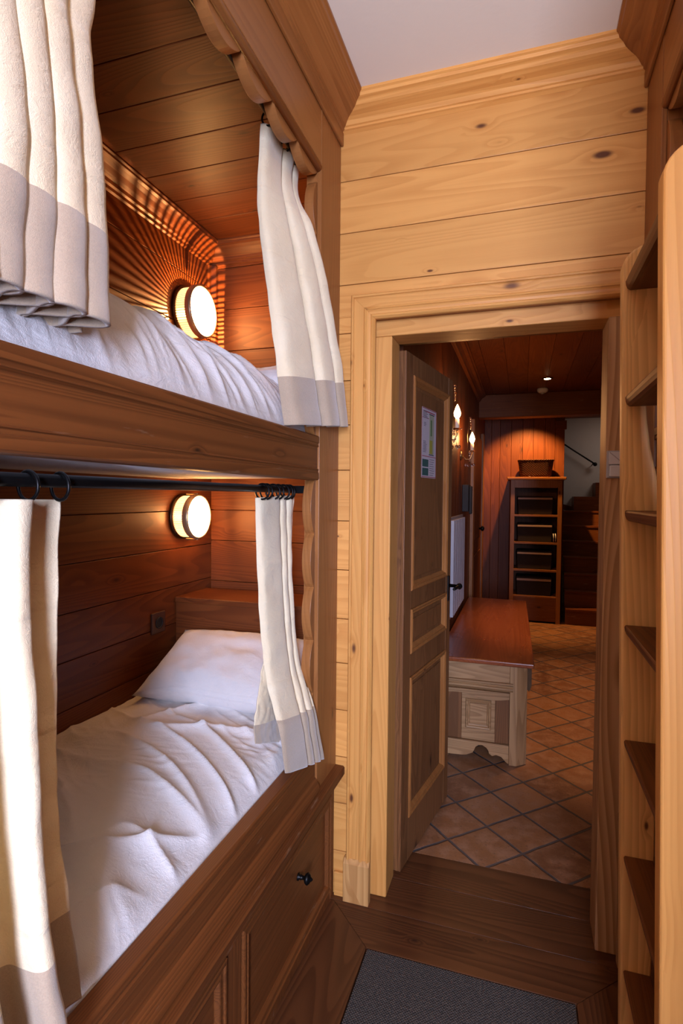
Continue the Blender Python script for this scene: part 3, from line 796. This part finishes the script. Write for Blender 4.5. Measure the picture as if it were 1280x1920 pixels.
for a, b in ((1.045, 1.855), (.805, .975), (.175, .715)):
    pf = [(0, 0), (0, .004), (.005, .007), (.010, .004), (.013, .002), (.018, .004), (.022, -.002), (.030, -.010), (.030, -.0119), (0, -.0119)]
    m = MB(); vs = []
    for w_, h_ in pf:
        vs += [leafp(u0+w_, a+w_, h_), leafp(u1-w_, a+w_, h_), leafp(u1-w_, b-w_, h_), leafp(u0+w_, b-w_, h_)]
    m.add(vs, [(i*4+j, i*4+(j+1) % 4, (i+1)*4+(j+1) % 4, (i+1)*4+j) for i in range(len(pf)-1) for j in range(4)])
    obj('panel_moulding', m, W('amber', 'z'), door, bevel=.0004)
    m = MB(); ins = .045
    lbox(m, u0+ins, u1-ins, a+ins, b-ins, -.0119, -.006)
    obj('door_panel', m, W('door', 'z'), door, bevel=.003)
hb = leafp(LW-.035, .995, 0)
m = MB(); lbox(m, LW-.048, LW-.022, .93, 1.045, .0002, .005)
h = obj('door_handle', m, M['iron'], door, bevel=.002)
m = MB().tube([leafp(LW-.035, 1.0, .005), leafp(LW-.035, 1.0, .045), leafp(LW-.045, 1.0, .052), leafp(LW-.12, .998, .052)], [.008, .007, .008, .006], 12)
m.lathe([(.004, 0), (.013, .006), (.015, .014), (.010, .022), (.003, .026)], leafp(LW-.035, 1.0, .040), nd, 16)
obj('lever', m, M['iron'], h)
# notice pinned on the door
no = thing('evacuation_notice', 'narrow printed notice with a floor plan and two pictures, fixed on the open door', 'notice', tuple(leafp(.28, 1.478, .001)))
def card(u0_, u1_, z0_, z1_, mat, nm, k=1):
    m = MB(); lbox(m, u0_, u1_, z0_, z1_, -.0058+.0006*k, -.0053+.0006*k); return obj(nm, m, mat, no)
U0, U1, Z0, Z1 = .190, .368, 1.478, 1.757
card(U0, U1, Z0, Z1, M['paper'], 'sheet')
mr = MB()
for a, b, c_, d_ in ((U0, U1, Z1-.004, Z1-.001), (U0, U1, Z0+.002, Z0+.005), (U0, U0+.002, Z0, Z1), (U1-.003, U1, Z0, Z1), (U0+.004, U1-.004, 1.563, 1.566), (U0+.004, U0+.08, 1.716, 1.719), (U0+.02, U1-.02, Z1-.016, Z1-.011)):
    lbox(mr, a, b, c_, d_, -.0046, -.0043)
obj('red_lines', mr, M['p_red'], no)
for n_, x_, w0, w1, z_, dz in ((6, .010, .04, .065, 1.742, .005), (3, .022, .02, .035, 1.696, .006), (8, .015, .03, .05, 1.622, .006), (8, .095, .04, .065, 1.552, .009)):
    mg = MB()
    for k in range(n_): lbox(mg, U0+x_, U0+x_+random.uniform(w0, w1), z_-dz*k, z_-dz*k+.0025, -.0046, -.0042)
    obj('printed_lines', mg, M['p_grey'], no)
m = MB(); lbox(m, U0+.088, U0+.146, 1.575, 1.735, -.0046, -.0043); obj('floor_plan', m, M['p_olive'], no)
m = MB(); lbox(m, U0+.104, U0+.120, 1.650, 1.715, -.0042, -.0039); obj('route', m, M['p_green'], no)
m = MB(); lbox(m, U0+.092, U0+.128, 1.577, 1.632, -.0042, -.0039); obj('marked_room', m, M['p_yellow'], no)
for z_ in (1.735, 1.571): m = MB(); lbox(m, U0+.085, U0+.148, z_, z_+.003, -.0042, -.0039); obj('plan_outline', m, M['black'], no)
for z in (1.522, 1.487):
    m = MB(); lbox(m, U0+.008, U0+.082, z, z+.030, -.0046, -.0043); obj('picture', m, M['p_teal'], no)

# card switch on the right door post
sw = thing('light_switch', 'silver-grey wall card switch on the right door post', 'light switch', (.262, 1.849, 1.50))
obj('plate', MB().box(.238, .289, 1.840, 1.8495, 1.462, 1.544), M['greyplastic'], sw, bevel=.002)
obj('cover', MB().box(.243, .284, 1.834, 1.8398, 1.503, 1.540), M['whiteplastic'], sw, bevel=.001)
obj('slot_housing', MB().prism([(.245, 1.466), (.282, 1.466), (.282, 1.500), (.245, 1.500)], 'y', 1.829, 1.8398), M['whiteplastic'], sw, bevel=.003)
obj('marking', MB().prism([(.2440, 1.5380), (.2460, 1.5395), (.2835, 1.5060), (.2820, 1.5040)], 'y', 1.8332, 1.8339), M['radiator'], sw)

# ------------------------------------------------------------------ hall
HX, HC = -.45, 2.46
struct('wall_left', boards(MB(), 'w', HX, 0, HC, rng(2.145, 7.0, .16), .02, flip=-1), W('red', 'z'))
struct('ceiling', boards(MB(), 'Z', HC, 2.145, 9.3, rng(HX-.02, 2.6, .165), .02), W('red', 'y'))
struct('wall_right', MB().box(2.5, 2.55, 2.145, 9.3, 0, HC), M['hallplaster'])
hcr = [(0, 0), (.075, 0), (.075, .010), (.066, .016), (.060, .024), (.040, .034), (.026, .050), (.020, .064), (.010, .070), (0, .078)]
crown3('trim', [(HX, 2.146, HC), (HX, 5.95, HC)], (.4, 4, 1), hcr, [W('red', 'y')])
struct('trim_14', MB().box(HX, 2.49, 5.95, 6.12, 2.225, HC-.001), W('brown', 'x'), bevel=.006)
struct('trim_15', MB().box(.345, .47, 6.93, 6.998, 2.20, 2.30), W('red', 'x'), bevel=.003)
struct('wall_back', boards(MB(), 'v', 7.0, 0, HC, [HX-.02, -.37, -.27, -.14, -.01, .11, .24, .35, .455], .08), W('red', 'z', vary=.4), bevel=.002)
# curved plaster wall of the stair
m = MB(); pts = [(.30, 7.9), (.34, 7.85)]
struct('wall_back', MB().box(.2, 2.5, 8.0, 8.05, 0, HC), M['hallplaster'])
struct('wall_left', MB().box(.40, .455, 7.081, 8.0, 0, HC), M['hallplaster'])
# inner hall door in the left wall
d2 = struct('door_2', MB().box(HX+.001, HX+.018, 5.20, 6.30, 0, 2.02), W('red', 'z'), bevel=.002)
for y0, y1 in ((5.10, 5.1995), (6.3005, 6.42)):
    obj('door_frame', MB().box(HX+.001, HX+.034, y0, y1, 0, 2.1), W('amber', 'z'), d2, bevel=.004)
for z0, z1 in ((.15, .85), (1.0, 1.90)): obj('door_panel', MB().box(HX+.0185, HX+.026, 5.34, 6.16, z0, z1), W('red', 'z'), d2, bevel=.004)
obj('door_knob', MB().lathe([(.012, 0), (.010, .02), (.025, .035), (.028, .045), (.018, .058), (.002, .062)], (HX+.018, 5.92, 1.08), (1, 0, 0), 16), M['iron'], d2)

# side table / chest with polished top
CT = .553
ch = thing('chest', 'pale carved wooden chest with a polished red-brown top, in the hall beyond the door', 'chest', (-.17, 3.9, 0))
tp = [(-.425, 2.975), (.072, 2.975), (.042, 4.83), (-.425, 4.83)]
obj('table_top', MB().prism(tp, 'z', CT-.024, CT), M['tabletop'], ch, bevel=.006, seg=3)
cx0, cx1, cy0 = -.40, .040, 3.0
def trap(z): return 0
# front (facing the room) : stiles, rails, panel
m = MB()
# chamfered right corner post
m.prism([(-.046, 3.0), (-.01, 3.0), (.040, 3.045), (.040, 3.16), (-.046, 3.16)], 'z', .004, CT-.0245)
obj('corner_post', m, W('chest', 'z'), ch, bevel=.002)
obj('front_board', MB().box(cx0, -.047, 3.004, 3.028, .43, CT-.0245), W('chest', 'x'), ch, bevel=.001)
mold = [(3.004, .436), (2.984, .436), (2.980, .429), (2.988, .424), (2.990, .416), (2.982, .411), (2.982, .403), (2.992, .398), (2.998, .390), (3.004, .386)]
obj('moulding', MB().prism(mold, 'x', cx0, -.030), W('chest', 'x'), ch, bevel=.0006)
apron = [(cx0, .380), (-.047, .380), (-.047, .345)]
xs = lin(-.047, cx0, 30)
apron = [(cx0, .385), (-.047, .385)]+[(x, .352+.012*math.sin((x+.047)*18)) for x in xs]
obj('carved_apron', MB().prism(apron, 'y', 2.990, 3.010), W('chest', 'x'), ch, bevel=.002)
obj('panel_stile', MB().box(-.118, -.0475, 3.011, 3.028, .11, .429), W('door', 'z'), ch, bevel=.001)
obj('panel_stile', MB().box(cx0, -.292, 3.011, 3.028, .11, .429), W('door', 'z'), ch, bevel=.001)
for a, b in ((.11, .155), (.340, .429)): obj('panel_rail', MB().box(-.2915, -.1185, 3.012, 3.028, a, b), W('chest', 'x'), ch, bevel=.001)
m = MB(); pf = [(0, 0), (0, .010), (.005, .016), (.011, .014), (.014, .006), (.020, .004), (.024, -.006)]
vs = []; a0, a1, b0, b1 = -.270, -.138, .175, .330
for w_, h_ in pf:
    y = 3.012-h_; vs += [(a0+w_, y, b0+w_), (a1-w_, y, b0+w_), (a1-w_, y, b1-w_), (a0+w_, y, b1-w_)]
m.add(vs, [(i*4+j, i*4+(j+1) % 4, (i+1)*4+(j+1) % 4, (i+1)*4+j) for i in range(len(pf)-1) for j in range(4)])
obj('panel_frame', m, W('chest', 'x'), ch)
obj('panel', MB().box(-.291, -.119, 3.0125, 3.028, .1555, .3395).box(a0+.022, a1-.022, 3.005, 3.0124, b0+.022, b1-.022), W('chest', 'x'), ch, bevel=.001)
# scroll base with arch
base = [(-.400, .108), (-.047, .108), (-.047, .012)]
n = 14
sc = [(-.060, .020), (-.085, .045), (-.110, .050), (-.130, .042), (-.145, .052), (-.150, .068), (-.160, .082), (-.180, .092), (-.200, .090), (-.215, .078), (-.222, .060), (-.230, .046), (-.245, .038), (-.262, .030), (-.290, .026), (-.330, .024), (-.400, .022)]
obj('scroll_base', MB().prism(base+sc, 'y', 2.996, 3.016), W('chest', 'x'), ch, bevel=.002)
obj('body', MB().box(cx0, -.048, 3.029, 4.78, .11, CT-.0245).box(-.0475, .034, 3.161, 4.78, .06, CT-.0245), W('door', 'y'), ch, bevel=.002)
for q_ in ((cx0, -.34, 4.70, 4.78, 0, .109), (-.04, .034, 4.72, 4.78, 0, .059), (cx0, -.36, 3.029, 3.07, 0, .109)): obj('foot', MB().box(*q_), W('door', 'z'), ch)
obj('side_handle', MB().prism([(.041, .500), (.062, .500), (.062, .40), (.050, .37), (.041, .38)], 'y', 3.10, 3.12), M['bronze'], ch)

# radiator on the left wall
ra = thing('radiator', 'white ribbed radiator panel on the left hall wall above the chest', 'radiator', (HX, 4.1, .6))
m = MB().box(HX+.001, HX+.012, 3.62, 4.40, .60, 1.27)
obj('panel', m, M['radiator'], ra, bevel=.003)
for k in range(11): obj('rib', MB().box(HX+.0121, HX+.034, 3.640+.068*k, 3.680+.068*k, .62, 1.25), M['radiator'], ra, bevel=.003)
ic = thing('intercom', 'black intercom handset box on the left hall wall under the candle lamps', 'intercom', (HX, 4.55, 1.40))
obj('housing', MB().box(HX+.001, HX+.05, 4.42, 4.60, 1.29, 1.50), M['black'], ic, bevel=.004)
obj('handset', MB().box(HX+.051, HX+.075, 4.44, 4.49, 1.27, 1.49), M['black'], ic, bevel=.008)

# candle sconces
def sconce(y, z, label):
    root = thing('wall_sconce', label, 'wall lamp', (HX, y, z-.1), 'crystal candle lamps in the hall')
    xc = HX+.085
    obj('backplate', MB().lathe([(.035, 0), (.038, .006), (.025, .014), (.008, .018)], (HX+.001, y, z-.10), (1, 0, 0), 20), M['brass'], root)
    obj('arm', MB().tube([(HX+.015, y, z-.10), (HX+.04, y, z-.13), (HX+.07, y, z-.13), (xc, y, z-.10), (xc, y, z-.075)], .005, 8), M['brass'], root)
    obj('drip_tray', MB().lathe([(.004, 0), (.026, .004), (.028, .009), (.012, .006), (.004, .008)], (xc, y, z-.075), (0, 0, 1), 20), M['crystal'], root)
    obj('candle_sleeve', MB().lathe([(.012, 0), (.012, .055), (.009, .058)], (xc, y, z-.068), (0, 0, 1), 16), M['bulbsleeve'], root)
    obj('bulb', MB().lathe([(.008, 0), (.017, .014), (.020, .030), (.014, .052), (.002, .080)], (xc, y, z-.009), (0, 0, 1), 16), M['bulb'], root)
    l = bpy.data.lights.new('sconce_light', 'POINT'); l.energy = 3; l.color = (1, .45, .16); l.shadow_soft_size = .02
    lo = bpy.data.objects.new('sconce_light', l); C.objects.link(lo); lo.location = (xc+.04, y, z+.03)
    rs = random.Random(int(y*100))
    spots = [(0, .10+.018*k, .02*math.sin(k*1.3)) for k in range(5)]+[(0, -.06-.02*k, .04*math.cos(k*2.1)) for k in range(5)]+[(.03*math.cos(k*1.05), -.17, .03*math.sin(k*1.05)) for k in range(6)]
    obj('crystal_stem', MB().tube([(xc-.03, y, z-.12), (xc-.035, y, z+.05), (xc-.02, y, z+.185)], .002, 6).tube([(xc-.01, y, z-.10), (xc, y, z-.17)], .0015, 6), M['brass'], root)
    for dx, dz, dy in spots:
        r = rs.uniform(.007, .011)
        obj('crystal', MB().lathe([(.001, -r*1.2), (r*.8, -r*.4), (r, 0), (r*.7, r*.6), (.001, r)], (xc-.015+dx, y+dy, z+dz), (0, 0, 1), 7), M['crystal'], root)
sconce(3.26, 1.862, 'nearer lit candle lamp with crystal drops on the left hall wall, beside the door edge')
sconce(4.26, 1.815, 'farther lit candle lamp with crystal drops on the left hall wall')

# cabinet with fabric bins
cb = thing('storage_cabinet', 'brown wooden open shelf cabinet with dark bins at the far end of the hall', 'cabinet', (.14, 6.8, 0))
x0, x1, y0, y1 = -.13, .415, 6.6, 6.985
obj('side_panel', MB().box(x0, x0+.035, y0+.01, y1, 0, 1.60), W('brown', 'z'), cb, bevel=.002)
obj('side_panel', MB().box(x1-.035, x1, y0+.01, y1, 0, 1.60), W('brown', 'z'), cb, bevel=.002)
obj('cornice', MB().box(x0-.04, x1+.04, y0-.03, y1, 1.605, 1.635), W('amber', 'x'), cb, bevel=.006)
obj('front_frame', MB().box(x0, x0+.045, y0-.002, y0+.009, 0, 1.604).box(x1-.045, x1, y0-.002, y0+.009, 0, 1.604).box(x0+.0455, x1-.0455, y0-.002, y0+.009, 1.515, 1.604), W('amber', 'z', rings=5), cb, bevel=.001)
obj('plinth', MB().box(x0+.0455, x1-.0455, y0-.002, y0+.02, .02, .29), W('brown', 'x'), cb, bevel=.002)
obj('back_panel', MB().box(x0+.036, x1-.036, y1-.012, y1, .02, 1.60), W('brown', 'z'), cb)
for z in (.300, .597, .905, 1.214):
    obj('shelf', MB().box(x0+.0355, x1-.0355, y0+.002, y1-.013, z-.022, z), W('amber', 'x', rings=5), cb, bevel=.001)
ords = ['lowest dark fabric bin in the hall cabinet, just above the plinth', 'dark fabric bin on the third shelf down of the hall cabinet', 'dark fabric bin with two white straps, second from the top in the hall cabinet', 'topmost dark fabric bin in the hall cabinet, under the wicker basket']
for i, z in enumerate((.301, .598, .906, 1.215)):
    b = thing('fabric_bin', ords[i], 'storage bin', (.13, 6.78, z), 'dark fabric bins in the hall cabinet')
    bx0, bx1 = -.055, .325
    pts = [(bx0+.012, z), (bx1-.012, z), (bx1, z+.205), (bx0, z+.205)]
    obj('body', MB().prism(pts, 'y', 6.625, 6.95), M['bin'], b, bevel=.006)
    obj('handle_rail', MB().box(bx0+.005, bx1-.008, 6.612, 6.6245, z+.165+(.004 if i else 0), z+.190), M['binhandle'], b, bevel=.003)
    if i == 2:
        for xx in (.330, .352): obj('strap', MB().tube([(xx, 6.62, z+.10), (xx+.004, 6.612, z+.06), (xx+.002, 6.612, z+.012)], .0045, 6), M['whiteplastic'], b)
wb = thing('wicker_basket', 'brown wicker basket standing on top of the hall cabinet', 'basket', (.135, 6.78, 1.636))
n = 24
def ring4(w, d, z): 
    out = []
    for k in range(n):
        t = 2*PI*k/n; c_, s_ = math.cos(t), math.sin(t); p = .35
        out.append((.135+w*math.copysign(abs(c_)**p, c_), 6.78+d*math.copysign(abs(s_)**p, s_), z))
    return out
prof = [(.165, .115, 1.637), (.170, .12, 1.66), (.190, .14, 1.80), (.196, .146, 1.822), (.200, .15, 1.830), (.192, .142, 1.834), (.184, .134, 1.824), (.165, .118, 1.66)]
vs = [p for a in prof for p in ring4(*a)]
m = MB().add(vs, [(i*n+k, i*n+(k+1) % n, (i+1)*n+(k+1) % n, (i+1)*n+k) for i in range(len(prof)-1) for k in range(n)]+[tuple(range(n))[::-1], tuple(range((len(prof)-1)*n, len(prof)*n))], 0, True)
obj('body', m, M['wicker'], wb)

# stairs
st = thing('staircase', 'brown wooden stairs rising to the right of the hall cabinet', 'stairs', (1.0, 7.0, 0))
for k in range(7):
    z = .178*(k+1); y = 6.60+.15*k
    obj('riser', MB().box(.47, 1.6, y+.018, y+.036, .178*k, z-.026), W('brown', 'x'), st, bevel=.001)
    obj('tread', MB().box(.47, 1.6, y, y+.19, z-.025, z), W('red', 'x'), st, bevel=.004)
for k in range(3):
    z = .178*(7+k+1); 
    obj('tread', MB().prism([(.62+.25*k, 7.66), (1.6, 7.66), (1.6, 7.99), (.62+.25*k, 7.99)], 'z', z-.178, z), W('red', 'x'), st, bevel=.004)
obj('skirting', MB().prism([(.456, 1.28), (.456, 1.34), (1.05, 1.17), (1.6, 1.05), (1.6, .98), (.95, 1.08)], 'y', 7.975, 7.998), W('red', 'x'), st, bevel=.002)
hr = thing('handrail', 'thin dark iron handrail on the pale stair wall', 'handrail', (.7, 7.9, 1.9))
obj('rail', MB().tube([(.47, 7.90, 2.14), (.60, 7.90, 2.045), (.875, 7.90, 1.855)], .010, 10), M['iron'], hr)
obj('end_knob', MB().lathe([(.004, -.03), (.022, -.018), (.026, 0), (.022, .018), (.004, .03)], (.885, 7.90, 1.845), (0, 1, 0), 16), M['iron'], hr)
obj('bracket', MB().tube([(.86, 7.90, 1.86), (.86, 7.999, 1.84)], .006, 8), M['iron'], hr)

# ceiling spot + smoke detector
sp_ = thing('ceiling_spotlight', 'small lit round spotlight in the hall ceiling', 'ceiling light', (.19, 5.27, HC))
obj('trim_ring', MB().lathe([(.045, 0), (.047, .004), (.034, .007), (.032, .002)], (.19, 5.27, HC-.0005), (0, 0, -1), 28), M['bronze'], sp_)
obj('lens', MB().lathe([(.030, 0), (.028, .006), (.012, .009), (.001, .010)], (.19, 5.27, HC-.001), (0, 0, -1), 24), M['spotlens'], sp_)
sd = thing('smoke_detector', 'white round smoke detector on the hall ceiling beside the spotlight', 'smoke detector', (.165, 5.75, HC))
obj('body', MB().lathe([(.050, 0), (.052, .012), (.048, .03), (.030, .042), (.001, .044)], (.165, 5.75, HC-.0005), (0, 0, -1), 28), M['whiteplastic'], sd)
obj('sensor_cap', MB().lathe([(.018, 0), (.016, .008), (.001, .010)], (.165, 5.75, HC-.0445), (0, 0, -1), 16), M['greyplastic'], sd)

# ------------------------------------------------------------------ lights
def spot(loc, aim, e, ang, col, size=.03, blend=.5):
    l = bpy.data.lights.new('spot', 'SPOT'); l.energy = e; l.spot_size = math.radians(ang); l.spot_blend = blend; l.color = col; l.shadow_soft_size = size
    o = bpy.data.objects.new('spot', l); C.objects.link(o); o.location = loc
    o.rotation_euler = (Vector(aim)-Vector(loc)).to_track_quat('-Z', 'Y').to_euler()
def area(loc, aim, e, sx, sy, col, spread=180):
    l = bpy.data.lights.new('area', 'AREA'); l.shape = 'RECTANGLE'; l.size = sx; l.size_y = sy; l.energy = e; l.color = col; l.spread = math.radians(spread)
    o = bpy.data.objects.new('area', l); C.objects.link(o); o.location = loc
    o.rotation_euler = (Vector(aim)-Vector(loc)).to_track_quat('-Z', 'Y').to_euler()
warm = (1, .55, .27)
spot((.19, 5.27, HC-.02), (.19, 5.27, 0), 8, 110, warm)
spot((.04, 6.45, HC-.02), (.03, 7.0, 1.0), 150, 96, (1, .48, .14), .02, .6)
spot((.75, 3.9, HC-.02), (.55, 4.0, 0), 110, 62, warm, .03, .6)
area(((wx0+wx1)/2, Y0-.06, 1.5), (-.35, 1.5, 1.0), 76, .44, 1.2, (.61, .69, 1), 120)
area(((wx0+wx1)/2, Y0-.05, 1.25), (.30, -.60, 2.7), 26, .46, .8, (1, .78, .52), 75)   # added fill aimed at the ceiling, for daylight thrown up from the ground
area((1.3, 7.3, 2.40), (1.1, 7.7, 0), 2, .5, .3, (1, .80, .66))  # unseen light added above the stairs to brighten the dark plaster wall
w = bpy.data.worlds.new('w'); bpy.context.scene.world = w; w.use_nodes = True
w.node_tree.nodes['Background'].inputs[0].default_value = (.6, .7, 1, 1); w.node_tree.nodes['Background'].inputs[1].default_value = .0

# ------------------------------------------------------------------ camera
cd = bpy.data.cameras.new('camera'); cam = bpy.data.objects.new('camera', cd); C.objects.link(cam)
cd.sensor_fit = 'VERTICAL'; cd.sensor_height = 36; cd.lens = 1044.28/1920*36; cd.clip_start = .02
r_ = Vector((.95098436, .30910647, .00905143)); u_ = Vector((-.01730481, .02396951, .99956291)); f_ = Vector((-.30875441, .95072533, -.02814365))
cam.matrix_world = Matrix(((r_.x, u_.x, -f_.x, 0), (r_.y, u_.y, -f_.y, 0), (r_.z, u_.z, -f_.z, CAMH), (0, 0, 0, 1)))
sc = bpy.context.scene; sc.camera = cam
sc.view_settings.view_transform = 'Standard'; sc.view_settings.look = 'None'; sc.view_settings.exposure = .14; sc.view_settings.gamma = 1
sc.view_settings.use_curve_mapping = False
